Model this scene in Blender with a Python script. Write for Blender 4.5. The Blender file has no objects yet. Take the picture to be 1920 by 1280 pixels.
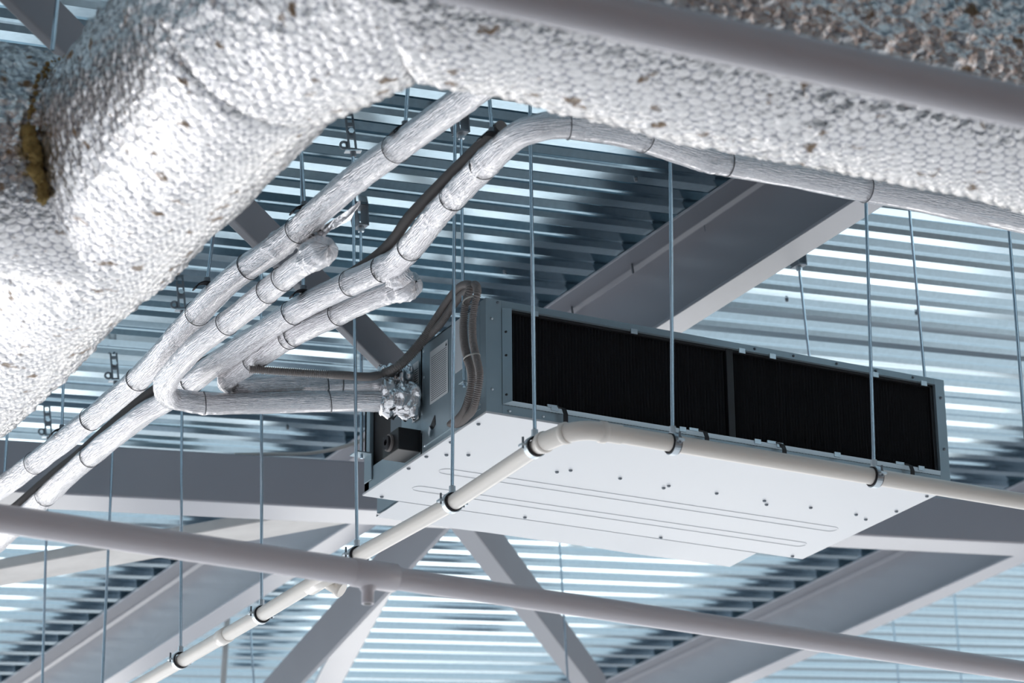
import bpy, math, random
import numpy as np
from mathutils import Vector, Matrix, noise
random.seed(7)
S = bpy.context.scene
COL = S.collection
# ------------------------------------------------------------------ camera
# metres; the origin is the lens, X runs along the unit, Y away along its depth
F = 5322.1
YAW, PITCH, ROLL = .4771, .3641, -.0100
fw = np.array([math.sin(YAW)*math.cos(PITCH), math.cos(YAW)*math.cos(PITCH), math.sin(PITCH)])
rt = np.array([math.cos(YAW), -math.sin(YAW), 0.])
up = np.cross(rt, fw)
rt, up = rt*math.cos(ROLL)+up*math.sin(ROLL), -rt*math.sin(ROLL)+up*math.cos(ROLL)
cd = bpy.data.cameras.new('camera')
cam = bpy.data.objects.new('camera', cd)
COL.objects.link(cam)
cam.matrix_world = Matrix([[rt[i], up[i], -fw[i], 0] for i in range(3)] + [[0, 0, 0, 1]])
cd.sensor_width = 36
cd.lens = F*36/1920
cd.clip_start = .05
cd.clip_end = 200
cd.dof.use_dof = True
cd.dof.focus_distance = 6.75
cd.dof.aperture_fstop = 5.6
S.camera = cam
S.view_settings.view_transform = 'Standard'
S.view_settings.look = 'None'
S.view_settings.gamma = 1
S.view_settings.use_curve_mapping = False
S.view_settings.exposure = .06
# ------------------------------------------------------------------ world, sun and added area lights
W = bpy.data.worlds.new('World')
S.world = W
W.use_nodes = True
W.node_tree.nodes['Background'].inputs['Color'].default_value = (.55, .72, .92, 1)
W.node_tree.nodes['Background'].inputs['Strength'].default_value = .13
FLOOR = -1.6

def added_area_light(name, loc, normal, w, h, power, col=(1, .98, .95)):
    ld = bpy.data.lights.new(name, 'AREA')
    ld.shape = 'RECTANGLE'
    ld.size, ld.size_y, ld.energy, ld.color = w, h, power, col
    o = bpy.data.objects.new(name, ld)
    COL.objects.link(o)
    o.location = loc
    o.rotation_euler = Vector(normal).to_track_quat('-Z', 'Y').to_euler()
    return o

# low sun entering under the far edge of the roof: it lights the floor below and beyond, not the ceiling
sl = bpy.data.lights.new('sun', 'SUN'); sl.energy = 12.0; sl.angle = .02; sl.color = (1, .985, .985)
sun = bpy.data.objects.new('sun', sl); COL.objects.link(sun)
sun.rotation_euler = Vector((.10, -.95, -.26)).to_track_quat('-Z', 'Y').to_euler()
for i in range(4):      # area lamps added where far windows would be; no wall stands there
    added_area_light('added_area_light', (-5+i*5.0, 18, .0), (0, -1, 0), 3.6, 2.6, 80)
added_area_light('added_area_light', (13, 18, -.8), (0, -1, 0), 4.2, 1.4, 60)  # low extra lamp added to whiten the right part of the deck
for i in range(4):      # area lamps added at the right for grazing light on the flanges
    added_area_light('added_area_light', (19, 1+i*5.5, .0), (-1, 0, 0), 4.2, 2.6, 90)
for i in range(2):      # dim area lamps added at the left for the webs beyond the rafter
    added_area_light('added_area_light', (-9, 9+i*5, .2), (1, 0, 0), 4, 2.6, 25, (.8, .9, 1))
# ------------------------------------------------------------------ projection helpers
def ray(x, y):
    d = (x-960)*rt-(y-640)*up+F*fw
    return d/np.linalg.norm(d)
Rd = ray(9700, 1420)                 # roof rib direction
Pd = ray(-2520, 3005)
Pd = Pd-Rd*(Pd@Rd); Pd /= np.linalg.norm(Pd)      # purlin direction
N = np.cross(Rd, Pd); N /= np.linalg.norm(N)
def RP(s, t, h): return s*Rd+t*Pd+h*N
def on_h(x, y, h):
    d = ray(x, y); return d*h/(N@d)
def on_z(x, y, z):
    d = ray(x, y); return d*z/d[2]
def on_x(x, y, v):
    d = ray(x, y); return d*v/d[0]
def on_y(x, y, v):
    d = ray(x, y); return d*v/d[1]
HD = 2.92                            # height of the deck soffit above the lens, along the roof normal
U0 = np.array([2.8553, 5.6577, 2.2361])   # front lower left corner of the unit
UW, UD, UH = 1.331, .702, .29
# ------------------------------------------------------------------ materials
def mat(name, col, rough=.5, metal=0., bump=0., bscale=60., spec=.5, var=0., vscale=8., detail=4, stretch=None, coords='Object'):
    m = bpy.data.materials.new(name); m.use_nodes = True
    nt = m.node_tree; b = nt.nodes['Principled BSDF']
    b.inputs['Base Color'].default_value = (*col, 1)
    b.inputs['Roughness'].default_value = rough
    b.inputs['Metallic'].default_value = metal
    b.inputs['Specular IOR Level'].default_value = spec
    tc = nt.nodes.new('ShaderNodeTexCoord')
    vec = tc.outputs[coords]
    if stretch:
        mp = nt.nodes.new('ShaderNodeMapping'); mp.inputs['Scale'].default_value = stretch
        nt.links.new(vec, mp.inputs['Vector']); vec = mp.outputs['Vector']
    if bump:
        n = nt.nodes.new('ShaderNodeTexNoise'); n.inputs['Scale'].default_value = bscale; n.inputs['Detail'].default_value = detail
        nt.links.new(vec, n.inputs['Vector'])
        bp = nt.nodes.new('ShaderNodeBump'); bp.inputs['Strength'].default_value = bump; bp.inputs['Distance'].default_value = .01
        nt.links.new(n.outputs['Fac'], bp.inputs['Height']); nt.links.new(bp.outputs['Normal'], b.inputs['Normal'])
    if var:
        n = nt.nodes.new('ShaderNodeTexNoise'); n.inputs['Scale'].default_value = vscale; n.inputs['Detail'].default_value = 5
        nt.links.new(vec, n.inputs['Vector'])
        mx = nt.nodes.new('ShaderNodeMix'); mx.data_type = 'RGBA'
        mx.inputs[6].default_value = (*[c*(1-var) for c in col], 1); mx.inputs[7].default_value = (*[min(1, c*(1+var)) for c in col], 1)
        nt.links.new(n.outputs['Fac'], mx.inputs[0]); nt.links.new(mx.outputs[2], b.inputs['Base Color'])
    return m

M = {}
M['deck'] = mat('galvanized_deck', (.49, .64, .72), .16, 1., .04, 3.0, var=.16, vscale=70, detail=1)
M['steel'] = mat('grey_primed_steel', (.35, .36, .40), .26, 0., .02, 200, spec=.8, var=.06, vscale=3)
M['dirty_steel'] = mat('stained_primed_steel', (.62, .60, .58), .6, 0., .02, 90, var=.25, vscale=9)
M['brace'] = mat('dark_grey_primer', (.29, .30, .33), .62, 0., .02, 200, spec=.35, var=.06, vscale=3)
M['rod'] = mat('zinc_rod', (.55, .65, .73), .2, 1., .0)
M['zinc'] = mat('zinc_plate', (.62, .68, .72), .35, 1., .03, 120, var=.12, vscale=40)
M['dark_zinc'] = mat('dull_zinc_plate', (.22, .25, .28), .5, .7, .0)
M['pipe_paint'] = mat('grey_pipe_paint', (.69, .66, .695), .3, 0., .0, spec=.55)
M['pvc'] = mat('cream_plastic', (.92, .87, .80), .3, 0., .0)
M['casing'] = mat('galvanized_casing', (.36, .45, .50), .42, .55, .02, 60, var=.08, vscale=25)
M['white'] = mat('white_painted_sheet', (.70, .72, .745), .34, 0., .04, 2.2)
M['black'] = mat('black_plastic', (.012, .012, .014), .45, 0.)
M['filter'] = mat('black_filter_mesh', (.006, .006, .009), .7, 0., .3, 400)
M['rubber'] = mat('black_rubber', (.015, .013, .018), .6, 0.)
M['hose'] = mat('grey_corrugated_plastic', (.26, .235, .225), .5, 0.)
M['tie'] = mat('clear_nylon', (.55, .52, .48), .4, 0.)
M['wire'] = mat('binding_wire', (.08, .08, .09), .4, .8)
M['wool'] = mat('mineral_wool', (.33, .23, .08), .95, 0., 1., 90, var=.5, vscale=60)
M['foil'] = mat('smooth_foil', (.80, .79, .81), .16, 1., .7, 60, detail=5, stretch=(.10, 1, 1), coords='UV')
M['crumpled_foil'] = mat('crumpled_foil', (.9, .9, .92), .16, 1., .6, 45, detail=5)
M['concrete'] = mat('pale_concrete', (.60, .61, .63), .6, 0., .02, 30, var=.15, vscale=2)
M['dark_panel'] = mat('dark_grey_insulation', (.045, .043, .045), .8, 0.)
M['brick'] = mat('brown_brick', (.25, .15, .10), .8, 0., .2, 20, var=.3, vscale=3)
M['cable'] = mat('pale_cable', (.7, .68, .64), .5, 0.)

def label_material():
    m = bpy.data.materials.new('printed_label'); m.use_nodes = True
    nt = m.node_tree; b = nt.nodes['Principled BSDF']; b.inputs['Roughness'].default_value = .5
    tc = nt.nodes.new('ShaderNodeTexCoord'); sp = nt.nodes.new('ShaderNodeSeparateXYZ')
    nt.links.new(tc.outputs['UV'], sp.inputs[0])
    def mth(op, a, bv=None, c=None):
        n = nt.nodes.new('ShaderNodeMath'); n.operation = op
        for i, v in enumerate((a, bv, c)):
            if v is None: continue
            if isinstance(v, (int, float)): n.inputs[i].default_value = v
            else: nt.links.new(v, n.inputs[i])
        return n.outputs[0]
    rows = mth('FRACT', mth('MULTIPLY', sp.outputs[1], 26.))
    line = mth('MULTIPLY', mth('GREATER_THAN', rows, .35), mth('LESS_THAN', rows, .75))
    inx = mth('MULTIPLY', mth('GREATER_THAN', sp.outputs[0], .06), mth('LESS_THAN', sp.outputs[0], .93))
    iny = mth('MULTIPLY', mth('GREATER_THAN', sp.outputs[1], .05), mth('LESS_THAN', sp.outputs[1], .9))
    nz = nt.nodes.new('ShaderNodeTexNoise'); nz.inputs['Scale'].default_value = 55.
    nt.links.new(tc.outputs['UV'], nz.inputs['Vector'])
    ink = mth('MULTIPLY', mth('MULTIPLY', line, inx), mth('MULTIPLY', iny, mth('GREATER_THAN', nz.outputs['Fac'], .3)))
    mx = nt.nodes.new('ShaderNodeMix'); mx.data_type = 'RGBA'
    mx.inputs[6].default_value = (.78, .79, .80, 1); mx.inputs[7].default_value = (.13, .13, .15, 1)
    nt.links.new(ink, mx.inputs[0]); nt.links.new(mx.outputs[2], b.inputs['Base Color'])
    return m
M['label'] = label_material()

HEX = .0205
def netting_foil():
    """foil blanket under hexagonal wire netting; UV is in metres and already carries the netting's irregularity"""
    m = bpy.data.materials.new('netted_foil'); m.use_nodes = True
    nt = m.node_tree; b = nt.nodes['Principled BSDF']
    tc = nt.nodes.new('ShaderNodeTexCoord')
    def vm(op, a, bv):
        n = nt.nodes.new('ShaderNodeVectorMath'); n.operation = op
        nt.links.new(a, n.inputs[0]); n.inputs[1].default_value = bv
        return n.outputs['Value']
    def mth(op, a, bv=None):
        n = nt.nodes.new('ShaderNodeMath'); n.operation = op
        for i, v in enumerate((a, bv)):
            if v is None: continue
            if isinstance(v, (int, float)): n.inputs[i].default_value = v
            else: nt.links.new(v, n.inputs[i])
        return n.outputs[0]
    k = 4*math.pi/(math.sqrt(3)*HEX)
    tot = None
    for a in (90, 210, 330):
        c = mth('COSINE', vm('DOT_PRODUCT', tc.outputs['UV'], (k*math.cos(math.radians(a))/1.3, k*math.sin(math.radians(a)), 0)))
        tot = c if tot is None else mth('ADD', tot, c)
    wire = nt.nodes.new('ShaderNodeMapRange')
    wire.inputs[1].default_value = -1.10; wire.inputs[2].default_value = -.80; wire.clamp = True; wire.inputs[3].default_value = 1; wire.inputs[4].default_value = 0
    nt.links.new(tot, wire.inputs[0])
    n1 = nt.nodes.new('ShaderNodeTexNoise'); n1.inputs['Scale'].default_value = 48; n1.inputs['Detail'].default_value = 5
    nt.links.new(tc.outputs['Object'], n1.inputs['Vector'])
    hgt = mth('ADD', mth('MULTIPLY', tot, .04), mth('MULTIPLY', n1.outputs['Fac'], 2.6))
    bp = nt.nodes.new('ShaderNodeBump'); bp.inputs['Strength'].default_value = .42; bp.inputs['Distance'].default_value = .009
    nt.links.new(hgt, bp.inputs['Height']); nt.links.new(bp.outputs['Normal'], b.inputs['Normal'])
    # torn spots where brown wool shows
    n2 = nt.nodes.new('ShaderNodeTexNoise'); n2.inputs['Scale'].default_value = 21; n2.inputs['Detail'].default_value = 3
    nt.links.new(tc.outputs['Object'], n2.inputs['Vector'])
    sp = nt.nodes.new('ShaderNodeMapRange'); sp.inputs[1].default_value = .635; sp.inputs[2].default_value = .70
    nt.links.new(n2.outputs['Fac'], sp.inputs[0])
    c1 = nt.nodes.new('ShaderNodeMix'); c1.data_type = 'RGBA'
    c1.inputs[6].default_value = (.80, .785, .78, 1); c1.inputs[7].default_value = (.40, .40, .43, 1)
    nw = nt.nodes.new('ShaderNodeTexNoise'); nw.inputs['Scale'].default_value = 28
    nt.links.new(tc.outputs['Object'], nw.inputs['Vector'])
    nt.links.new(mth('MULTIPLY', wire.outputs[0], mth('MULTIPLY', mth('SUBTRACT', nw.outputs['Fac'], .18), 3.0)), c1.inputs[0])
    c2 = nt.nodes.new('ShaderNodeMix'); c2.data_type = 'RGBA'
    nt.links.new(sp.outputs[0], c2.inputs[0]); nt.links.new(c1.outputs[2], c2.inputs[6]); c2.inputs[7].default_value = (.22, .13, .06, 1)
    nt.links.new(c2.outputs[2], b.inputs['Base Color'])
    nt.links.new(mth('MULTIPLY', mth('SUBTRACT', 1., sp.outputs[0]), .92), b.inputs['Metallic'])
    b.inputs['Roughness'].default_value = .22
    return m
M['netting'] = netting_foil()
# ------------------------------------------------------------------ object helpers
def put(o, label, cat, group=None):
    o['label'] = label; o['category'] = cat
    if group: o['group'] = group
    return o
def thing(name, loc, label, cat, group=None):
    o = bpy.data.objects.new(name, None); COL.objects.link(o)
    o.location = [float(v) for v in loc]; o.empty_display_size = .1
    return put(o, label, cat, group)

class MB:
    """collects faces and links them as one mesh object"""
    def __init__(s): s.v = []; s.f = []; s.sm = []; s.uv = None
    def add(s, v, f, smooth=False):
        k = len(s.v); s.v += [tuple(float(c) for c in p) for p in v]
        s.f += [tuple(i+k for i in q) for q in f]; s.sm += [smooth]*len(f)
        return s
    def box(s, c, a, b, d):
        """c centre, a b d half-axis vectors"""
        c, a, b, d = map(np.asarray, (c, a, b, d))
        v = [c+i*a+j*b+k*d for i in (-1, 1) for j in (-1, 1) for k in (-1, 1)]
        return s.add(v, [(0, 1, 3, 2), (4, 6, 7, 5), (0, 4, 5, 1), (2, 3, 7, 6), (0, 2, 6, 4), (1, 5, 7, 3)])
    def abox(s, lo, hi):
        lo, hi = np.array(lo, float), np.array(hi, float); h = (hi-lo)/2
        return s.box((lo+hi)/2, (h[0], 0, 0), (0, h[1], 0), (0, 0, h[2]))
    def prism(s, poly, e):
        n = len(poly); poly = [np.asarray(p, float) for p in poly]; e = np.asarray(e, float)
        return s.add(poly+[p+e for p in poly], [tuple(range(n))[::-1], tuple(range(n, 2*n))]+[(i, (i+1) % n, n+(i+1) % n, n+i) for i in range(n)])
    def tube(s, path, r, n=16, cap=True, smooth=True):
        P = [np.asarray(p, float) for p in path]; rs = r if hasattr(r, '__len__') else [r]*len(P)
        T = frames(P); v = []; f = []
        for i, (p, a, b) in enumerate(T):
            for k in range(n):
                t = 2*math.pi*k/n; v.append(p+rs[i]*(math.cos(t)*a+math.sin(t)*b))
        for i in range(len(P)-1):
            for k in range(n): f.append((i*n+k, i*n+(k+1) % n, (i+1)*n+(k+1) % n, (i+1)*n+k))
        s.add(v, f, smooth)
        if cap:
            m = (len(P)-1)*n
            s.add([v[k] for k in range(n)], [tuple(range(n))[::-1]]); s.add([v[m+k] for k in range(n)], [tuple(range(n))])
        return s
    def ring(s, c, axis, r, w, th, n=28, a0=0., a1=2*math.pi, ref=None):
        """flat band around axis: inner radius r, width w, thickness th"""
        c = np.asarray(c, float); ax = np.asarray(axis, float)/np.linalg.norm(axis)
        u = np.cross(ax, (0, 0, 1.) if ref is None else ref); u /= np.linalg.norm(u); q = np.cross(u, ax)
        full = a1-a0 > 6.28; m = n if full else n+1; v = []
        for i in range(m):
            t = a0+(a1-a0)*i/n; d = math.cos(t)*u+math.sin(t)*q
            v += [c+r*d-ax*w/2, c+r*d+ax*w/2, c+(r+th)*d+ax*w/2, c+(r+th)*d-ax*w/2]
        f = []
        for i in range(n):
            a, b = 4*i, 4*((i+1) % m)
            for k in range(4): f.append((a+k, a+(k+1) % 4, b+(k+1) % 4, b+k))
        if not full: f += [(0, 3, 2, 1), (4*n, 4*n+1, 4*n+2, 4*n+3)]
        return s.add(v, f, False)
    def build(s, name, m, parent=None, bevel=0.):
        me = bpy.data.meshes.new(name)
        v = np.array(s.v)
        loc = np.array(parent.location) if parent is not None else (v.min(0)+v.max(0))/2
        if parent is not None and parent.parent is not None: loc = loc+np.array(parent.parent.location)
        me.from_pydata([tuple(p) for p in v-loc], [], s.f)
        me.polygons.foreach_set('use_smooth', s.sm)
        if s.uv is not None:
            l = me.uv_layers.new(name='UVMap'); l.data.foreach_set('uv', np.array(s.uv, dtype=np.float32).ravel())
        me.validate(); me.update()
        me.materials.append(M[m] if isinstance(m, str) else m)
        o = bpy.data.objects.new(name, me); COL.objects.link(o)
        if parent is None: o.location = [float(c) for c in loc]
        else: o.parent = parent
        if bevel:
            md = o.modifiers.new('bevel', 'BEVEL'); md.width = bevel; md.segments = 2; md.limit_method = 'ANGLE'
        return o

def frames(P):
    T = []; n = len(P); a = None
    for i in range(n):
        d = P[min(i+1, n-1)]-P[max(i-1, 0)]; d = d/np.linalg.norm(d)
        if a is None:
            ref = np.array((0, 0, 1.)) if abs(d[2]) < .9 else np.array((1., 0, 0))
            a = np.cross(d, ref)
        a = a-d*(a@d); a /= np.linalg.norm(a)
        T.append((P[i], a, np.cross(a, d)))
    return T
def resample(P, step):
    """Catmull-Rom through P, then even spacing"""
    P = [np.asarray(p, float) for p in P]; Q = [2*P[0]-P[1]]+P+[2*P[-1]-P[-2]]; out = []
    for i in range(1, len(Q)-2):
        for k in range(12):
            t = k/12; a, b, c, d = Q[i-1:i+3]
            out.append(.5*(2*b+(c-a)*t+(2*a-5*b+4*c-d)*t*t+(3*b-a-3*c+d)*t**3))
    out.append(P[-1]); out = np.array(out)
    L = np.r_[0, np.cumsum(np.linalg.norm(np.diff(out, axis=0), axis=1))]
    q = np.linspace(0, L[-1], max(2, int(L[-1]/step)+1))
    return [np.array([np.interp(t, L, out[:, j]) for j in range(3)]) for t in q]
def round_corner(P, rad, n=7):
    """polyline with its inner corners rounded"""
    P = [np.asarray(p, float) for p in P]; out = [P[0]]
    for i in range(1, len(P)-1):
        a, b, c = P[i-1:i+2]; r = min(rad, np.linalg.norm(a-b)*.45, np.linalg.norm(c-b)*.45)
        p, q = b+(a-b)/np.linalg.norm(a-b)*r, b+(c-b)/np.linalg.norm(c-b)*r
        for k in range(n+1):
            t = k/n; out.append((1-t)**2*p+2*t*(1-t)*b+t*t*q)
    return out+[P[-1]]
def grid_mesh(rings, uvs, closed=True):
    """rings: list of (n,3) arrays; quads with per-loop uv"""
    mb = MB(); n = len(rings[0]); v = np.concatenate(rings); f = []; uv = []
    for i in range(len(rings)-1):
        for k in range(n if closed else n-1):
            k2 = (k+1) % n
            f.append((i*n+k, i*n+k2, (i+1)*n+k2, (i+1)*n+k))
            u0, v0, u1, v1 = uvs(i, k), uvs(i, k+1), uvs(i+1, k+1), uvs(i+1, k)
            uv += [u0, v0, u1, v1]
    mb.v = [tuple(p) for p in v]; mb.f = f; mb.sm = [True]*len(f); mb.uv = uv
    return mb
# ------------------------------------------------------------------ setting: deck and floor
PITCHD = .1555
prof = [(0, 0), (.042, 0), (.056, .038), (.122, .038), (.134, .0205), (.1355, .0195), (.1435, .0175), (.147, .014)]
dk = MB(); nS = 26; t0, t1, s0, s1 = -4.0, 17.5, -9.0, 18.0
line = []
k = 0
while t0+k*PITCHD < t1:
    line += [(t0+k*PITCHD+a, HD+b) for a, b in prof]; k += 1
for i in range(nS+1):
    s = s0+(s1-s0)*i/nS
    for (t, h) in line:
        w = .0012*noise.noise(Vector((s*.9, t*2.2, 0)))
        dk.v.append(tuple(RP(s, t, h+w)))
n = len(line)
dk.f = [(i*n+j, (i+1)*n+j, (i+1)*n+j+1, i*n+j+1) for i in range(nS) for j in range(n-1)]
dk.sm = [False]*len(dk.f)
ceiling = dk.build('ceiling', 'deck'); ceiling['kind'] = 'structure'
for (x, y) in ((1475, 560), (1718, 585), (946, 508), (1192, 334), (539, 800)):
    c = on_h(x, y, HD)
    MB().tube([c+N*.002, c-N*.004, c-N*.009], [.0055, .0055, .004], 8).build('deck_screw', 'dark_zinc', ceiling)
fl = MB().abox((-20, -14, FLOOR-.1), (40, 30, FLOOR)).build('floor', 'concrete'); fl['kind'] = 'structure'
wb = MB().abox((-20, -6.3, FLOOR), (40, -6, 3.0)).build('wall_back_added', 'brick'); wb['kind'] = 'structure'  # unseen wall behind the lens, added for brown reflections in the foil
# ------------------------------------------------------------------ roof steel
def channel(sw, ta, tb, h0, h1, name, label, wd=.10, th=.009):
    """C channel with its web at s=sw and flanges towards smaller s"""
    q = [(sw, h0), (sw-wd, h0), (sw-wd, h0+th), (sw-th, h0+th), (sw-th, h1-th-.011), (sw-th-.011, h1-th), (sw-wd, h1-th), (sw-wd, h1), (sw, h1)]
    o = MB().prism([RP(s, ta, h) for s, h in q], Pd*(tb-ta)).build(name, 'steel', None, .002)
    return put(o, label, 'beam', None)
pa = channel(4.55, 1.5, 17, 2.648, HD-.001, 'steel_purlin', 'deep grey channel purlin under the roof deck, running behind the unit')
for (x, y) in ((1321, 418), (1185, 497), (1072, 577)):
    c = on_h(x, y, HD-.014)
    MB().tube([c+N*.004, c-N*.025], .0035, 6).build('screw', 'dark_zinc', pa)
channel(7.465, 1.5, 17, 2.655, HD-.001, 'steel_purlin', 'grey channel purlin at the lower right, beyond the rafter', .115)
q = [(7.236, 2.49), (7.381, 2.49), (7.381, 2.647), (7.236, 2.647)]
o = MB().prism([RP(-2.5, t, h) for t, h in q], Rd*15).build('steel_rafter', 'steel', None, .006)
put(o, 'long grey square steel rafter crossing the frame behind the unit', 'beam')
def brace(pA, pB, w, h, hb, label, m='brace', ext=(0, 0), side=1):
    """box section in the roof plane; pA pB pixels on its visible lower edge"""
    a, b = on_h(*pA, hb), on_h(*pB, hb); d = (b-a)/np.linalg.norm(b-a); a = a-d*ext[0]; b = b+d*ext[1]
    n = np.cross(N, d)*side
    o = MB().prism([a, a+n*w, a+n*w+N*h, a+N*h], b-a).build('roof_brace', m, None, .004)
    return put(o, label, 'brace', None)
brace((888, 993), (1104, 1280), .065, .155, 2.492, 'grey diagonal roof brace running down to the right below the unit', ext=(.05, .6), side=1)
brace((565, 1280), (770, 1061), .018, .155, 2.492, 'dark grey diagonal roof brace running down to the left behind the cream pipe', ext=(.6, .7), side=1)
brace((592, 1280), (627, 1212), .115, .02, 2.66, 'pale narrow strut beside the dark left hand brace', 'steel', ext=(.6, .9), side=1)
brace((0, 1067), (500, 976), .185, .035, 2.55, 'stained flat diagonal brace at the left below the rafter', 'dirty_steel', ext=(.8, .3), side=1)
brace((20, 0), (724, 693), .022, .115, 2.492, 'grey diagonal brace behind the foil pipes, from the upper left corner', ext=(1.2, 1.2), side=1)
cb = [on_h(x, y, h) for x, y, h in ((440, 852, 2.68), (520, 851, 2.68), (575, 850, 2.68), (625, 842, 2.70), (672, 828, 2.74), (705, 815, 2.78))]
put(MB().tube(resample(cb, .02), .006, 8).build('cable', 'cable'), 'pale cable lying along the top of the rafter', 'cable')
# ------------------------------------------------------------------ netted foil duct
DZ, DR = 2.15, .205
Yx = 1.543
C0 = np.array([Yx, 3.54, DZ])
duct = thing('air_duct', C0, 'large round air duct wrapped in foil and wire netting, crossing the top and left', 'duct')
def skin(p, q, m0, m1, seed, step=.0055):
    """one straight piece of duct between two mitre planes with normals m0 m1"""
    d = (q-p)/np.linalg.norm(q-p); L = np.linalg.norm(q-p)
    ref = np.array((0, 0, 1.)); a = np.cross(d, ref); a /= np.linalg.norm(a); b = np.cross(a, d)
    nt_ = int(2*math.pi*DR/step); nl = max(2, int((L)/step))
    th = np.arange(nt_)*2*math.pi/nt_
    rad = np.cos(th)[:, None]*a+np.sin(th)[:, None]*b
    off0 = -(rad*DR)@m0/(d@m0); off1 = -(rad*DR)@m1/(d@m1)
    kk = 4*math.pi/(math.sqrt(3)*HEX); rings = []; UV = np.zeros((nl+1, nt_+1, 2))
    for i in range(nl+1):
        v = i/nl; ring = np.zeros((nt_, 3))
        for j in range(nt_):
            x = off0[j]*(1-v)+off1[j]*v+L*v
            base = p+d*x; pos = base+rad[j]*DR; pv = Vector(pos)
            w1 = noise.noise(pv*9+Vector((seed, 0, 0))); w2 = noise.noise(pv*9+Vector((0, seed, 5)))
            w3 = noise.noise(pv*31+Vector((9, seed, 2))); uu = x+.014*w1+.0045*w3; vv = DR*th[j]+.012*w2-.004*noise.noise(pv*33)
            UV[i, j] = (uu, vv)
            hx = sum(math.cos(kk*(math.cos(t)*uu/1.3+math.sin(t)*vv)) for t in (1.5708, 3.6652, 5.7596))
            tb = noise.noise(pv*24)+.5*noise.noise(pv*50)
            e = min(x-off0[j], L+off1[j]-x)
            lift = .0008*hx+.009*noise.noise(pv*4.5)+.013*abs(tb)*max(.10, min(1., 1.0+1.5*noise.noise(pv*3.2+Vector((7, seed, 3)))+1.15*rad[j][2]))-.0015-.009*math.exp(-max(e, 0)/.012)
            ring[j] = base+rad[j]*(DR+lift)
        UV[i, nt_] = UV[i, 0]+(0, 2*math.pi*DR)
        rings.append(ring)
    return grid_mesh(rings, lambda i, k: (UV[i, k, 0], UV[i, k, 1]))
PX, PY = C0+np.array((.10, 0, 0)), C0+np.array((0, .31, 0))
ex, ey = np.array((1., 0, 0)), np.array((0, 1., 0)); mid = (PY-PX)/np.linalg.norm(PY-PX)
mA = (-ex+mid); mA /= np.linalg.norm(mA); mB = (mid+ey); mB /= np.linalg.norm(mB)
skin(np.array((4.3, 3.54, DZ)), PX, -ex, mA, 1).build('straight_section', 'netting', duct)
skin(PX, PY, mA, mB, 2).build('elbow_section', 'netting', duct)
skin(PY, np.array((Yx, 5.72, DZ)), mB, ey, 3).build('straight_section', 'netting', duct)
skin(np.array((Yx, 5.732, DZ)), np.array((Yx, 7.6, DZ)), ey, ey, 4, .008).build('straight_section', 'netting', duct)
BY = 4.60
skin(np.array((Yx-.02, BY, DZ)), np.array((.55, BY, DZ)), -ex, -ex, 5).build('branch_section', 'netting', duct)
wl = MB()
for k in range(60):
    t = math.radians(82+135*k/59)
    x = Yx-DR*abs(math.cos(t))-.012; c = np.array((x, BY+DR*math.cos(t)*1.0, DZ+DR*math.sin(t)))
    out = np.array((-.3, math.cos(t), math.sin(t))); out /= np.linalg.norm(out)
    big = .0035+.006*max(0, noise.noise(Vector((k*.23, 3, 0)))+.2)+(.012 if k < 9 else .013 if 45 < k < 52 else .009 if k >= 52 else 0)
    c = c+out*.004+np.array([random.uniform(-1, 1)*.006 for _ in range(3)])
    vs = []; 
    for i in range(7):
        for j in range(9):
            ph, ps = math.pi*i/6, 2*math.pi*j/9
            q = np.array((math.sin(ph)*math.cos(ps), math.sin(ph)*math.sin(ps), math.cos(ph)))
            vs.append(c+q*big*(.8+.6*noise.noise(Vector(c*40+q*2))))
    wl.add(vs, [(i*9+j, i*9+(j+1) % 9, (i+1)*9+(j+1) % 9, (i+1)*9+j) for i in range(6) for j in range(9)], True)
w = wl.build('seam_wool', 'wool', duct); w['label'] = 'brown mineral wool bulging from the open seam'
# ------------------------------------------------------------------ foil wrapped refrigerant pipes
def foil_pipe(path, r, name, parent, joints=(), step=.006, n=36, amp=1., m='foil', ends=True):
    P = resample(path, step); T = frames(P); rings = []; nn = len(P)
    for i, (p, a, b) in enumerate(T):
        ring = np.zeros((n, 3)); s = i*step
        jt = sum(math.exp(-((s-j)/.03)**2) for j in joints)
        for k in range(n):
            t = 2*math.pi*k/n; d = math.cos(t)*a+math.sin(t)*b
            pos = p+d*r; pv = Vector(pos)
            st = noise.noise(Vector((s*7, t*2.2, r*90)))            # long wrinkles
            fine = noise.noise(pv*45)
            lift = amp*(.0022*st+.0016*noise.noise(pv*14)+(.0009+.0050*jt)*abs(fine))
            e = min(i, nn-1-i)
            if ends and e < 3: lift -= r*(.97, .35, .1)[e]
            ring[k] = p+d*(r+lift)
        rings.append(ring)
    return grid_mesh(rings, lambda i, k: (i*step*6, k/n*1.2)).build(name, m, parent)
def wire_at(parent, path, r, pxs, zf):
    P = resample(path, .01); T = frames(P)
    for x in pxs:
        # point of the run that stands at this column
        best = min(range(len(P)), key=lambda i: abs(960+F*(P[i]@rt)/(P[i]@fw)-x))
        p, a, b = T[best]; ax = np.cross(a, b)
        tl = np.array([random.uniform(-.12, .12) for _ in range(3)])
        MB().ring(p, ax+tl, r+.0012, .0017, .0014, 28).build('binding_wire', 'wire', parent)
PZ = 2.405
p1px = ((1010, 82), (960, 118), (872, 184), (750, 273), (640, 357), (560, 430), (500, 477), (440, 519), (380, 577), (270, 700), (180, 777), (75, 860), (0, 916), (-90, 985))
P1 = [on_z(x, y, PZ) for x, y in p1px]
main1 = thing('refrigerant_pipe', P1[6], 'upper foil-wrapped refrigerant pipe with a branch leading down to the unit', 'pipe', 'foil-wrapped refrigerant pipes')
foil_pipe(P1, .0290, 'main_pipe', main1, (.25, .7, .95, 1.1, 1.7))
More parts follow.
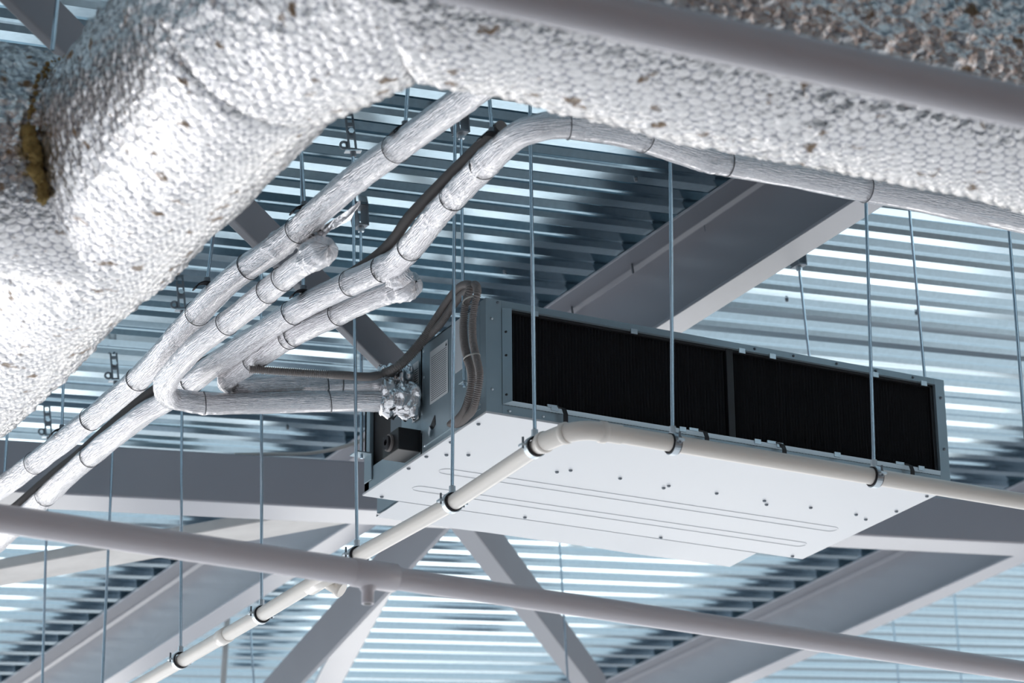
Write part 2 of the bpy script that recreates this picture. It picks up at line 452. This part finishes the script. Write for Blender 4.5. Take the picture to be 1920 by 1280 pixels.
wire_at(main1, P1, .0290, (742, 557, 466, 370, 258, 170, 65), 0)
Z2 = 2.33
p2px = ((606, 468), (560, 500), (500, 547), (445, 592), (383, 637), (340, 678), (316, 708), (308, 728), (318, 744), (345, 751), (400, 756), (500, 757), (600, 757), (700, 757))
P2 = [on_z(x, y, Z2) for x, y in p2px]
uin = on_x(793, 752, U0[0])
P2 = P2[:-3]+[P2[9]+(uin-P2[9])*f for f in (.62, .82)]+[uin+np.array((-.075, .02, 0))]
foil_pipe(P2, .0265, 'branch_pipe', main1, (.05, .9, 1.0, 1.1))
wire_at(main1, P2, .0265, (531, 383, 425, 500, 620), 0)
foil_pipe([on_z(566, 448, PZ), on_z(580, 458, 2.39), on_z(598, 468, Z2)], .027, 'tee_stub', main1, (.0, .03, .06), n=28, amp=2.2)
foil_pipe([on_z(575, 490, Z2), on_z(595, 475, Z2), on_z(610, 466, Z2), on_z(616, 461, Z2)], .030, 'end_cap', main1, (.02, .04), n=28, amp=1.6)
foil_pipe([uin+np.array((-.11, .03, 0)), uin+np.array((-.06, .014, -.002)), uin+np.array((-.006, 0, 0))], .034, 'foil_collar', main1, (.0, .03, .06, .09), step=.004, n=44, amp=3.2, m='crumpled_foil')
fl_ = []
for i, (x, y, x2, y2) in enumerate(((672, 378, 673, 381), (655, 392, 664, 399), (640, 402, 655, 412), (625, 412, 628, 428), (612, 420, 618, 431), (600, 428, 606, 443), (588, 436, 590, 442))):
    for k in range(4):
        t = k/3; q = on_z(x+(x2-x)*t, y+(y2-y)*t, PZ-.008*t); fl_.append(q+np.array([random.uniform(-.004, .004) for _ in range(3)])*(k > 0))
ff_ = MB().add(fl_, [(4*i+k, 4*i+4+k, 4*i+5+k, 4*i+1+k) for i in range(6) for k in range(3)], False).build('foil_flap', 'crumpled_foil', main1)
md = ff_.modifiers.new('solid', 'SOLIDIFY'); md.thickness = .001
ff_['label'] = 'torn loose flap of foil under the pipe'
p3px = ((2010, 433), (1920, 414), (1737, 376), (1625, 354), (1484, 327), (1395, 310), (1313, 294), (1194, 256), (1100, 238), (1050, 234), (1005, 240), (962, 258), (905, 312), (850, 369), (805, 420), (780, 452), (740, 492), (690, 516), (640, 538), (550, 585), (418, 672), (365, 711), (310, 752), (265, 779), (180, 846), (95, 921), (60, 955), (0, 1012), (-90, 1095))
P3 = [on_z(x, y, PZ) for x, y in p3px]
main2 = thing('refrigerant_pipe', P3[16], 'lower foil-wrapped refrigerant pipe, bent under the duct, with a branch leading to the unit', 'pipe', 'foil-wrapped refrigerant pipes')
foil_pipe(P3, .0280, 'main_pipe', main2, (.9, 1.2, 1.5, 1.65, 1.8, 2.1))
wire_at(main2, P3, .0280, (1625, 1362, 1205, 1065, 905, 850, 768, 716, 655, 548, 360, 170, 85), 0)
Z4 = 2.385
uin4 = on_x(780, 714, U0[0])
p4px = ((768, 533), (730, 548), (690, 564), (640, 587), (550, 629), (463, 686), (432, 706), (428, 717), (440, 722), (470, 722))
P4 = [on_z(x, y, Z4) for x, y in p4px]
e4 = P4[-1]
P4 = P4+[e4+(uin4-e4)*f for f in (.3, .6, .82)]+[uin4+np.array((-.06, .015, 0))]
foil_pipe(P4, .0255, 'branch_pipe', main2, (.05, .75, .85, .95))
wire_at(main2, P4, .0255, (634, 610, 540, 475, 550, 640), 0)
foil_pipe([on_z(733, 500, PZ), on_z(745, 514, 2.395), on_z(758, 530, Z4)], .026, 'tee_stub', main2, (0, .03, .06), n=28, amp=2.2)
foil_pipe([on_z(735, 547, Z4), on_z(757, 537, Z4), on_z(774, 530, Z4), on_z(780, 527, Z4)], .030, 'end_cap', main2, (.02, .04), n=28, amp=1.6)
foil_pipe([uin4+np.array((-.10, .03, 0)), uin4+np.array((-.05, .012, 0)), uin4+np.array((-.005, 0, 0))], .026, 'foil_collar', main2, (0, .03, .06, .09), step=.004, n=44, amp=3.2, m='crumpled_foil')
# ------------------------------------------------------------------ corrugated hoses
def hose(path, r, pitch=.0048):
    P = resample(path, pitch/3); rs = [r*(1, .9, .66)[i % 3] for i in range(len(P))]
    return MB().tube(P, rs, 14)
hp = [(940, 236), (905, 268), (834, 337), (769, 405), (735, 452), (690, 492), (600, 548), (500, 608), (420, 657), (345, 700), (283, 735), (204, 800), (146, 852), (98, 890), (20, 957), (-60, 1020)]
H = [on_z(x, y, PZ+.045) for x, y in hp]
put(hose(H, .0125).build('corrugated_conduit', 'hose'), 'brown-grey corrugated conduit running beside the lower foil pipe', 'conduit')
lx = U0[0]
def hz(pts): return [on_x(x, y, lx-dx*1.0) for x, y, dx in pts]
runA = [on_z(468, 692, 2.352), on_z(560, 698, 2.352), on_z(640, 703, 2.355)]
ha = runA+hz([(700, 705, .135), (747, 684, .085), (788, 640, .035), (821, 592, .016), (848, 553, .018), (866, 536, .03), (880, 534, .042), (880, 548, .044), (873, 570, .042), (869, 605, .040), (870, 640, .040), (876, 670, .040), (884, 700, .040), (882, 732, .040), (873, 766, .036), (860, 785, .022), (845, 796, -.006)])
conA = hose(ha, .0105).build('corrugated_hose', 'hose'); put(conA, 'grey corrugated hose looped over the unit end, left of the pair', 'hose', None)
hb = hz([(690, 712, .110), (730, 702, .080), (770, 668, .045), (800, 634, .018), (828, 604, .012), (855, 565, .012), (880, 540, .030), (892, 534, .038), (895, 550, .042), (890, 570, .042), (886, 605, .040), (887, 640, .040), (893, 670, .040), (899, 700, .040), (896, 732, .040), (887, 766, .036), (874, 782, .022), (858, 797, -.006)])
conB = hose(hb, .0100).build('corrugated_hose', 'hose'); put(conB, 'grey corrugated hose looped over the unit end, right of the pair', 'hose', None)
def tie(c, ax, a, b, label):
    c = np.asarray(c); mb = MB(); n = 26
    pts = [c+math.cos(2*math.pi*i/n)*a+math.sin(2*math.pi*i/n)*b for i in range(n+1)]
    ax = np.asarray(ax)/np.linalg.norm(ax)
    v = []
    for p in pts: v += [p-ax*.002, p+ax*.002]
    mb.add(v, [(2*i, 2*i+1, 2*i+3, 2*i+2) for i in range(n)], True)
    mb.box(c+a*1.02-ax*0, ax*.003, a/np.linalg.norm(a)*.003, b/np.linalg.norm(b)*.003)
    o = mb.build('cable_tie', 'tie'); md = o.modifiers.new('solid', 'SOLIDIFY'); md.thickness = .0012
    return put(o, label, 'cable tie', None)
t1_ = (on_x(874, 560, lx-.043)+on_x(893, 566, lx-.043))/2
tie(t1_, (0, .15, 1), np.array((0, .030, 0.)), np.array((-.016, 0, 0)), 'upper nylon tie around the two hoses')
t2_ = (on_x(876, 670, lx-.040)+on_x(893, 671, lx-.040))/2
tie(t2_, (0, 0, 1), np.array((0, .030, 0.)), np.array((-.016, 0, 0)), 'lower nylon tie around the two hoses')
# ------------------------------------------------------------------ ducted air conditioning unit
unit = thing('air_conditioner', U0+np.array((UW/2, UD/2, 0)), 'slim ducted air conditioning unit with white underside and black filter front', 'air conditioner')
def UL(x, y, z): return U0+np.array((x, y, z))
ca = MB(); th = .012
ca.abox(UL(0, UD-th, .004), UL(UW, UD, UH))            # back
ca.abox(UL(0, .03, UH-th), UL(UW, UD, UH))             # top
ca.abox(UL(UW-th, .03, .004), UL(UW, UD, UH))          # right
ca.abox(UL(0, .03, .004), UL(th, .365, UH))            # left, front half
ca.abox(UL(0, .478, .255), UL(th, UD, UH))             # left rear frame
ca.abox(UL(0, .355, .004), UL(th, UD, .062))
ca.abox(UL(0, .355, .14), UL(th, .478, UH)); ca.abox(UL(0, .365, .06), UL(th, .478, .15))
ca.abox(UL(0, .672, .004), UL(th, UD, UH))
ca.build('casing', 'casing', unit, .0015)
MB().abox(UL(.014, .47, .05), UL(.030, .68, .27)).build('insulation_panel', 'dark_panel', unit)
dp = MB().abox(UL(.008, .49, .085), UL(.016, .56, .25)).build('sensor_plate', 'dark_zinc', unit)
# front: outer flange, inner sloping frame
ff = MB()
ff.abox(UL(-.002, -.002, .002), UL(.041, .03, UH+.002)); ff.abox(UL(UW-.030, -.002, .002), UL(UW+.002, .03, UH+.002))
ff.abox(UL(.041, -.002, UH-.018), UL(UW-.03, .03, UH+.002)); ff.abox(UL(.041, -.002, .002), UL(UW-.03, .03, .026))
ff.build('front_frame', 'casing', unit, .001)
ifr = MB(); a0, a1, b0, b1 = .041, UW-.030, .026, UH-.018; i0, i1, j0, j1 = .062, UW-.036, .034, UH-.020
o4 = [UL(a0, -.003, b0), UL(a1, -.003, b0), UL(a1, -.003, b1), UL(a0, -.003, b1)]
i4 = [UL(i0, -.014, j0), UL(i1, -.014, j0), UL(i1, -.014, j1), UL(i0, -.014, j1)]
k4 = [p+np.array((0, .03, 0)) for p in i4]
ifr.add(o4+i4+k4, [(k, (k+1) % 4, 4+(k+1) % 4, 4+k) for k in range(4)]+[(4+k, 4+(k+1) % 4, 8+(k+1) % 4, 8+k) for k in range(4)])
ifr.build('filter_frame', 'casing', unit)
def pleats(xa, xb):
    mb = MB(); n = int((xb-xa)/.0045); v = []
    for i in range(n+1):
        x = xa+(xb-xa)*i/n; y = .010 if i % 2 else .0035
        y += .002*noise.noise(Vector((x*30, 0, 0)))
        for j in range(7): v.append(UL(x+.0012*noise.noise(Vector((x*60, j*.9, 1))), y, .03+(UH-.018-.03)*j/6))
    mb.add(v, [(i*7+j, (i+1)*7+j, (i+1)*7+j+1, i*7+j+1) for i in range(n) for j in range(6)], False)
    return mb.build('air_filter', 'filter', unit)
pleats(.058, .668); pleats(.688, UW-.034)
MB().abox(UL(.668, -.006, .030), UL(.688, .012, UH-.018)).build('filter_divider', 'black', unit, .002)
fb = MB(); fb.abox(UL(.06, -.004, UH-.026), UL(UW-.035, .008, UH-.019)); fb.abox(UL(.06, -.004, .030), UL(UW-.035, .008, .037)); fb.abox(UL(UW-.046, -.004, .03), UL(UW-.036, .008, UH-.02))
fb.build('filter_rim', 'black', unit, .001)
for x in (.115, .39, .70, .79, 1.10, 1.25):
    MB().abox(UL(x, -.017, UH-.030), UL(x+.018, -.013, UH-.017)).build('filter_clip', 'zinc', unit)
for x in (.165, .52, .735, .80, .97, 1.225):
    MB().abox(UL(x, -.017, .026), UL(x+.018, -.013, .038)).build('filter_clip', 'zinc', unit)
for x in (.185, .578, .802, 1.186):
    mb = MB(); pts = [(x, -.016, .036), (x+.012, -.019, .033), (x+.016, -.020, .020), (x+.017, -.018, .002), (x+.018, -.017, -.012)]
    v = []
    for p in pts: v += [UL(p[0]-.006, p[1], p[2]), UL(p[0]+.006, p[1], p[2])]
    mb.add(v, [(2*i, 2*i+1, 2*i+3, 2*i+2) for i in range(4)], False)
    o = mb.build('filter_strap', 'black', unit); md = o.modifiers.new('solid', 'SOLIDIFY'); md.thickness = .002
    MB().abox(UL(x-.03, -.016, .033), UL(x-.004, -.012, .040)).build('strap_buckle', 'zinc', unit)
# underside
bp = MB(); bp.abox(UL(-.003, -.004, -.003), UL(UW+.005, UD+.006, .003))
bp.build('bottom_panel', 'white', unit, .0012)
n = 24; v = []
for i in range(n+1):
    x = .101+1.085*i/n; dz = -.003*max(0, noise.noise(Vector((x*5, 2, 0)))+.15); 
    v += [UL(x, UD+.0062, -.0025), UL(x, UD+.145+.002*noise.noise(Vector((x*8, 0, 4))), -.005+dz), UL(x, UD+.145, .001+dz)]
mb = MB().add(v, [(3*i+j, 3*i+3+j, 3*i+4+j, 3*i+1+j) for i in range(n) for j in range(2)], False)
o = mb.build('outlet_panel', 'white', unit); md = o.modifiers.new('solid', 'SOLIDIFY'); md.thickness = .0015
dc = MB(); dc.abox(UL(.10, UD, .002), UL(.108, UD+.14, .22)); dc.abox(UL(1.178, UD, .002), UL(1.186, UD+.14, .22)); dc.abox(UL(.10, UD, .212), UL(1.186, UD+.14, .22)); dc.build('outlet_collar', 'casing', unit)
for yc in (.432, .588):
    x0, x1, hw = .085, 1.268, .020; P = []
    for k in range(11): t = math.pi/2+math.pi*k/10; P.append(UL(x0+hw+hw*math.cos(t), yc+hw*math.sin(t), -.003))
    for k in range(11): t = -math.pi/2+math.pi*k/10; P.append(UL(x1-hw+hw*math.cos(t), yc+hw*math.sin(t), -.003))
    P.append(P[0]); MB().tube(P, .0013, 8).build('pressed_rib', 'white', unit)
def screw(p, axis, r=.0045, m='dark_zinc'):
    p = np.asarray(p); a = np.asarray(axis, float)
    MB().tube([p-a*.002, p+a*.0015, p+a*.0035, p+a*.0045], [r, r, r*.8, r*.3], 10).build('screw', m, unit)
for x, y in ((.015, .074), (.014, .223), (.047, .315), (.096, .292), (.356, .316), (.381, .29), (.525, .293), (.664, .314), (.667, .293), (.459, .69), (.875, .695), (.81, .294), (.955, .295), (.977, .32), (1.096, .293), (1.238, .293), (1.285, .318), (1.318, .223), (1.293, .692), (.044, .69), (.008, .348), (.008, .451), (1.315, .08)):
    screw(UL(x, y, -.003), (0, 0, -1), .0052)
for x in (.014, ):
    for z in (.06, .24): screw(UL(x, -.002, z), (0, -1, 0), .004, 'zinc')
for z in (.05, .15, .21): screw(UL(.049, -.007, z), (0, -1, 0), .0028, 'black')
for z in (.10, .24): screw(UL(UW-.012, -.002, z), (0, -1, 0), .004)
for x in (.06, .15, .26, .40, .55, .68, .9, 1.05, 1.2): screw(UL(x, -.002, .012), (0, -1, 0), .0038, 'zinc')
for x in (.03, .755, .87, 1.0, 1.12, 1.235): screw(UL(x, -.002, UH-.006), (0, -1, 0), .0036)
for y, z in ((.34, .20), (.34, .27), (.05, .27), (.03, .03), (.16, .30), (.335, .02)): screw(UL(0, y, min(z, .28)), (-1, 0, 0), .004, 'zinc')
# left end: seams, cover, labels
ec = MB().abox(UL(-.003, .028, .018), UL(.001, .345, UH-.006)).build('end_cover', 'casing', unit, .001)
def sticker(name, ya, yb, za, zb, m, off=-.0042, par=None):
    mb = MB().add([UL(off, ya, za), UL(off, yb, za), UL(off, yb, zb), UL(off, ya, zb)], [(0, 1, 2, 3)])
    mb.uv = [(0, 0), (1, 0), (1, 1), (0, 1)]
    o = mb.build(name, m, unit); md = o.modifiers.new('solid', 'SOLIDIFY'); md.thickness = .0006; md.offset = 0
    return o
sticker('wiring_sticker', .302, .201, .115, .254, 'label')['label'] = 'white sticker with fine printed lines'
MB().prism([UL(-.0046, .214, .240), UL(-.0046, .205, .240), UL(-.0046, .2095, .248)], (-.0004, 0, 0)).build('warning_mark', 'black', unit)
sticker('rating_sticker', .175, .118, .150, .285, 'white')
sticker('pipe_sticker', .405, .368, .10, .255, 'label')
# torn knock-out, wire entry slots
MB().prism([UL(-.0045, .30, .060), UL(-.0045, .275, .080), UL(-.0045, .272, .055), UL(-.0045, .285, .047)], (.002, 0, 0)).build('cable_opening', 'black', unit)
MB().box(UL(-.008, .292, .042), (.004, .002, 0), (0, .004, .006), (.002, 0, .010)).build('bent_tab', 'zinc', unit)
# drain pump box with round outlet
db = MB().abox(UL(-.060, .365, .012), UL(.004, .46, .070)); dob = db.build('drain_box', 'black', unit, .002)
c = UL(-.060, .415, .042)
MB().ring(c+np.array((-.003, 0, 0)), (1, 0, 0), .018, .007, .004, 24).build('outlet_rim', 'hose', dob)
MB().ring(c+np.array((-.006, 0, 0)), (1, 0, 0), .008, .014, .010, 24).build('outlet_plug', 'rubber', dob)
# hanger ears
def ear(x, y, sx, hw=.022, ln=.045):
    mb = MB(); mb.abox(UL(min(x, x+sx*.004), y-hw, .025), UL(max(x, x+sx*.004), y+hw, .098))
    mb.abox(UL(min(x, x+sx*ln), y-hw, .094), UL(max(x, x+sx*ln), y+hw, .098)); return mb.build('hanger_ear', 'casing', unit, .001)
ear(-.001, .672, -1); ear(-.001, .075, -1, .013, .030); ear(UW+.002, .60, 1); ear(UW+.002, .10, 1)
# ------------------------------------------------------------------ cream drain pipe
QZ = 1.895
drain_r = .0182
ELB = on_z(1078, 815, QZ); xq, yq = 2.868, 5.335
left_px = [(1000, 843), (850, 942), (670, 1042), (490, 1152), (338, 1240), (120, 1365)]
right_end = on_z(2010, 955, QZ)
a_ = on_z(1020, 829, QZ); b_ = on_z(1135, 810, QZ)
Ld = [on_z(x, y, QZ) for x, y in left_px]
drain = thing('drain_pipe', b_, 'cream plastic drain pipe hung under the unit with an elbow at its front corner', 'pipe')
MB().tube([b_, right_end], drain_r, 24).build('pipe_run', 'pvc', drain)
MB().tube([a_]+Ld, drain_r, 24).build('pipe_run', 'pvc', drain)
mdp = on_z(1068, 810, QZ)
el = round_corner([a_+(Ld[0]-a_)*.3, a_, on_z(1045, 818, QZ), mdp, on_z(1100, 806, QZ), b_, b_+(right_end-b_)*.03], .03, 5)
MB().tube(el, drain_r+.0022, 24).build('elbow', 'pvc', drain)
def sock(p, d, L, r, name='socket_rim'):
    d = np.asarray(d)/np.linalg.norm(d)
    MB().tube([p-d*L/2, p-d*L/2+d*.002, p+d*L/2-d*.002, p+d*L/2], [r-.002, r, r, r-.002], 24).build(name, 'pvc', drain)
sock(on_z(1130, 810, QZ), right_end-b_, .016, drain_r+.005); sock(on_z(1060, 812, QZ), on_z(1085, 806, QZ)-on_z(1045, 819, QZ), .014, drain_r+.005); sock(a_, Ld[0]-on_z(1045, 818, QZ), .014, drain_r+.005)
dl_ = (Ld[3]-Ld[1])/np.linalg.norm(Ld[3]-Ld[1])
sock(on_z(421, 1192, QZ), dl_, .05, drain_r+.003, 'coupling')
tp = on_z(600, 1088, QZ); MB().tube([tp-dl_*.07, tp-dl_*.068, tp+dl_*.055, tp+dl_*.057], [drain_r+.001, drain_r+.004, drain_r+.004, drain_r+.001], 24).build('tee_fitting', 'pvc', drain)
tq = on_z(608, 1086, QZ); t2 = on_z(642, 1106, QZ-.03); bd = (t2-tq)/np.linalg.norm(t2-tq)
MB().tube([tq, t2-bd*.016, t2-bd*.014, t2-bd*.002, t2], [drain_r, drain_r, drain_r+.003, drain_r+.003, drain_r+.001], 24).build('tee_branch', 'pvc', drain)
# ------------------------------------------------------------------ grey sprinkler pipes
fz = 1.45
A, B = on_z(-60, 962.5, fz), on_z(742, 1084, fz)
C_, D_ = on_z(700, 1078, fz), on_z(2000, 1270, fz)
fp = thing('sprinkler_pipe', B, 'grey sprinkler pipe crossing low in the picture, with a short outlet', 'pipe')
MB().tube([A, B], .0250, 32).build('pipe_run', 'pipe_paint', fp)
dB = (B-A)/np.linalg.norm(B-A)
MB().tube([B-dB*.09, B-dB*.088, B-dB*.003, B], [.0252, .0265, .0265, .023], 32).build('coupling', 'pipe_paint', fp)
MB().tube([C_, D_], .0212, 32).build('pipe_run', 'pipe_paint', fp)
o_ = on_z(690, 1077, fz); dn = np.array((0, 0, -1.))
MB().tube([o_, o_+dn*.026, o_+dn*.032, o_+dn*.055], [.020, .016, .0115, .0115], 20).build('outlet', 'pipe_paint', fp)
MB().tube([o_+dn*.0545, o_+dn*.0556], .0075, 16).build('bore_shade_disc', 'black', fp)  # black disc stands in for the shade inside the outlet
uz = 1.6
A, B = on_z(820, -42, uz), on_z(2060, 233, uz)
put(MB().tube([A, B], .0288, 40).build('sprinkler_pipe', 'pipe_paint'), 'blurred grey pipe close to the lens across the upper right', 'pipe')
# ------------------------------------------------------------------ rods, brackets, clamps
def rod_top(B, p1, p2, h):
    """point at deck height above B that keeps the rod on the picture line p1-p2"""
    n = np.cross(ray(*p1), ray(*p2)); n /= np.linalg.norm(n)
    # T = B + (a,b,c): n.T=0, N.T=h, min a^2+b^2
    A_ = np.array([[2, 0, 0, n[0], N[0]], [0, 2, 0, n[1], N[1]], [0, 0, 0, n[2], N[2]], [*n, 0, 0], [*N, 0, 0]])
    return B+np.linalg.solve(A_, np.array([0, 0, 0, -n@B, h-N@B]))[:3]
def bracket_fold(root, T, sc=1.):
    """folded sheet hanger under the deck with a nut below it"""
    mb = MB(); w, hh, t = .020*sc, .062*sc, .003
    for sx in (-1, 1):
        q = [T+Rd*sx*w*1.0+N*hh-Pd*w, T+Rd*sx*w*1.0+N*hh+Pd*w, T+Rd*sx*w*.75+N*.008+Pd*w, T+Rd*sx*w*.75+N*.0-Pd*w]
        mb.prism(q, Rd*-sx*t)
    mb.box(T+N*.003, Rd*w*.75, Pd*w, N*.002)
    mb.box(T+N*(hh-.002), Rd*w, Pd*w, N*.002)
    b = mb.build('bracket', 'dark_zinc', root)
    for a in (.4, .7): MB().tube([T+Rd*-w*1.02+N*hh*a-Pd*w*.4, T+Rd*-w*1.12+N*hh*a-Pd*w*.4], .004, 8).build('bracket_bolt', 'zinc', b)
    MB().tube([T-N*.012, T+N*.002], .0085, 6, smooth=False).build('nut', 'zinc', root)
def bracket_strap(root, T, sc=1.):
    """slotted strap hanging from the deck, side lug with hole and bolt"""
    mb = MB(); w, hh, t = .011*sc, .088*sc, .002
    d1 = Rd*.9-Pd*.25; d1 /= np.linalg.norm(d1); d2 = np.cross(N, d1)
    for sgn in (-1, 1): mb.box(T+d1*sgn*w*.78+N*hh*.5, d1*w*.24, d2*t, N*hh*.5)
    for a in (.0, .40, .78): mb.box(T+N*(hh*(a+.06)), d1*w*.6, d2*t, N*hh*.055)
    mb.box(T+N*hh*.58, d1*w*.6, d2*t, N*hh*.10)
    lug = MB(); c = T-d1*w*1.9+N*.018*sc
    lug.ring(c, d2, .006*sc, .003, .006*sc, 16); lug.box(T-d1*w*1.1+N*.018*sc, d1*w*.4, d2*.0015, N*.010*sc)
    s = mb.build('strap', 'dark_zinc', root); lug.build('lug', 'dark_zinc', root)
    MB().tube([T+N*hh*.62-d2*.003, T+N*hh*.62-d2*.008], .0075*sc, 6, smooth=False).build('bolt', 'zinc', s)
    MB().box(T+N*.001, d1*w*1.9, d2*w*.8, N*.0015).build('washer', 'zinc', root)
    MB().tube([T-N*.012, T], .0075, 6, smooth=False).build('nut', 'dark_zinc', root)
def rod(B, p1, p2, label, br=None, r=.004, h=None, group='threaded hanger rods', T=None, sc=1.):
    B = np.asarray(B)
    if T is None: T = rod_top(B, p1, p2, HD-.0 if h is None else h)
    if br is None:
        return put(MB().tube([B, T], r, 10).build('hanger_rod', 'rod'), label, 'rod', group)
    root = thing('hanger_rod', B, label, 'rod', group)
    MB().tube([B, T], r, 10).build('rod', 'rod', root)
    (bracket_fold if br == 'fold' else bracket_strap)(root, T, sc)
    return root
BRH = HD-.062
def clamp(c, ax, label, r=drain_r, up_len=.016, flip=1):
    root = thing('pipe_clamp', c, label, 'clamp', 'clamps on the cream drain pipe')
    MB().ring(c, ax, r+.0005, .021, .003, 30).build('rubber_lining', 'rubber', root)
    MB().ring(c, ax, r+.0035, .015, .0022, 30).build('band', 'zinc', root)
    a = np.asarray(ax)/np.linalg.norm(ax); sd = np.cross(a, (0, 0, 1.)); sd /= np.linalg.norm(sd)
    for sg in (-1, 1):
        q = c+sd*sg*(r+.010); mb = MB(); mb.box(q, sd*.007, a*.0075, np.array((0, 0, .0025)))
        e = mb.build('ear', 'zinc', root)
        MB().tube([q-np.array((0, 0, .007)), q+np.array((0, 0, .018))], .0026, 8).build('bolt', 'dark_zinc', e)
    MB().tube([c+np.array((0, 0, r+.004)), c+np.array((0, 0, r+.004+up_len))], .0072, 6, smooth=False).build('boss', 'zinc', root)
axL = Ld[2]-Ld[0]; axR = right_end-b_
upz = np.array((0, 0, drain_r+.018))
drops = [((1003, 838), axL, (997, 275), (1008, 822), 'clamp on the cream pipe just below its elbow', 'rod in front of the unit, left of the black filter', None, 1),
         ((1262, 832), axR, (1257, 305), (1261, 818), 'clamp on the cream pipe below the middle of the filter', 'rod crossing the middle of the black filter', None, 1),
         ((1640, 894), axR, (1623, 385), (1637, 885), 'clamp on the cream pipe near the right end of the unit', 'rod crossing the right part of the black filter', None, 1),
         ((848, 942), axL, (854, 262), (852, 925), 'clamp on the cream pipe under the left front of the white panel', 'rod in front of the unit end with the sticker', None, 1),
         ((669, 1042), axL, (662, 300), (671, 1035), 'clamp on the cream pipe just above the grey sprinkler pipe', 'rod passing the rear left corner of the unit', 'strap', 1),
         ((490, 1152), axL, (490, 520), (490, 1143), 'clamp on the cream pipe between tee and coupling', 'rod to the cream pipe next to its tee, through the foil pipes', 'strap', 1),
         ((338, 1238), axL, (342, 580), (338, 1230), 'lowest clamp in view on the cream pipe', 'rod to the lowest clamp in view on the cream pipe', 'strap', 1),
         ((190, 1325), axL, (218, 690), (192, 1270), None, 'long rod left of the lowest clamp, second from the left edge below', 'strap', 1),
         ((76, 1392), axL, (92, 800), (81, 1270), None, 'long rod nearest the lower left corner', 'strap', 1),
         ((1932, 940), axR, (1890, 440), (1916, 800), None, 'rod at the right edge of the picture', None, 1)]
for (cx, cy), ax, p1, p2, lc, lr, br, fl_ in drops:
    c = on_z(cx, cy, QZ)
    if lc: clamp(c, ax, lc)
    rod(c+upz, p1, p2, lr, br, h=(BRH if br == 'fold' else HD-.088 if br else HD-.001))
# the unit's own rods
def urod(x, y, p1, p2, label, br, hh=None):
    B = UL(x, y, .085)
    mid_ = [p1, p2]
    return rod(B, p1, p2, label, br, h=(hh if hh else BRH if br else HD-.001))
urod(-.022, .672, (676, 415), (690, 868), 'rod holding the rear left corner of the unit', 'fold')
urod(-.022, .075, (866, 300), (874, 545), 'rod holding the front left corner of the unit, behind the hoses', 'fold')
urod(UW+.024, .10, (1710, 400), (1753, 713), 'slanting rod holding the front right corner of the unit', None)
urod(UW+.024, .60, (1498, 500), (1507, 668), 'rod holding the rear right corner of the unit, seen above the filter', 'fold', HD-.10)
# rods that carry the foil pipes and the duct
for x1, y1, x2, y2, zz, lab in ((763, 190, 760, 238, PZ+.033, 'short rod to the upper foil pipe close under the duct'),
                                (918, 190, 923, 250, PZ+.031, 'short rod to the lower foil pipe close under the duct'),
                                (565, 285, 571, 388, PZ+.033, 'rod to the upper foil pipe left of the strap hanger'),
                                (400, 440, 388, 530, PZ+.033, 'rod to the upper foil pipe at the edge of the duct'),
                                (568, 480, 569, 545, PZ+.031, 'rod to the lower foil pipe between the branches'),
                                (119, 710, 116, 805, PZ+.033, 'rod to the upper foil pipe over the left part of the rafter'),
                                (13, 820, 8, 895, PZ+.033, 'rod to the upper foil pipe at the left edge')):
    B = on_z(x2, y2, zz)
    root = thing('hanger_rod', B, lab, 'rod', 'threaded hanger rods')
    T = rod_top(B, (x1, y1), (x2, y2), HD-.001)
    MB().tube([B, T], .004, 10).build('rod', 'rod', root)
    k = P1 if zz > PZ+.032 else P3
    MB().tube([B-np.array((0, 0, .002)), B+np.array((0, 0, .012))], .0075, 6, smooth=False).build('nut', 'dark_zinc', root)
    d = np.array((-.02, 1, 0)); d /= np.linalg.norm(d)
    MB().ring(B-np.array((0, 0, .033)), d, .031, .020, .003, 20, .35, math.pi-.35).build('saddle', 'rubber', root)
B = on_z(98, 92, DZ+DR+.004); B = np.array([1.30, B[1], DZ+DR+.0])
B = on_z(98, 94, DZ+DR)
rod(B, (107, 0), (98, 90), 'rod in the upper left corner carrying the netted duct')
# rods beyond the rafter
def far_rod(pt, pb, label, br, r=.004, sc=1., h=None):
    h = h if h else (BRH if br else HD-.001)
    T = on_h(*pt, h); d = ray(*pb)
    lam = (T[0]*d[0]+T[1]*d[1])/(d[0]**2+d[1]**2)
    rod(d*lam, pt, pb, label, br, r=r, T=T, sc=sc)
far_rod((466, 1118), (477, 1300), 'thin rod behind the cream pipe, hung beside the left purlin', 'strap')
far_rod((1046, 960), (1066, 1300), 'thin rod below the unit in front of the right hand brace', None)
far_rod((1673, 1148), (1687, 1300), 'thin rod hung at the right purlin, behind the sprinkler pipe', 'fold', sc=.8)
far_rod((1789, 1108), (1804, 1300), 'faint rod at the far right, second from the right purlin', None)
T = on_h(427, 1150, HD-.001); d = ray(417, 1300); bt = d*(T[0]*d[0]+T[1]*d[1])/(d[0]**2+d[1]**2)
put(MB().box((T+bt)/2, rt*.010, np.array((0, .004, 0)), (T-bt)/2).build('flat_hanger', 'dirty_steel'), 'pale flat strip hanging behind the cream pipe coupling', 'hanger')
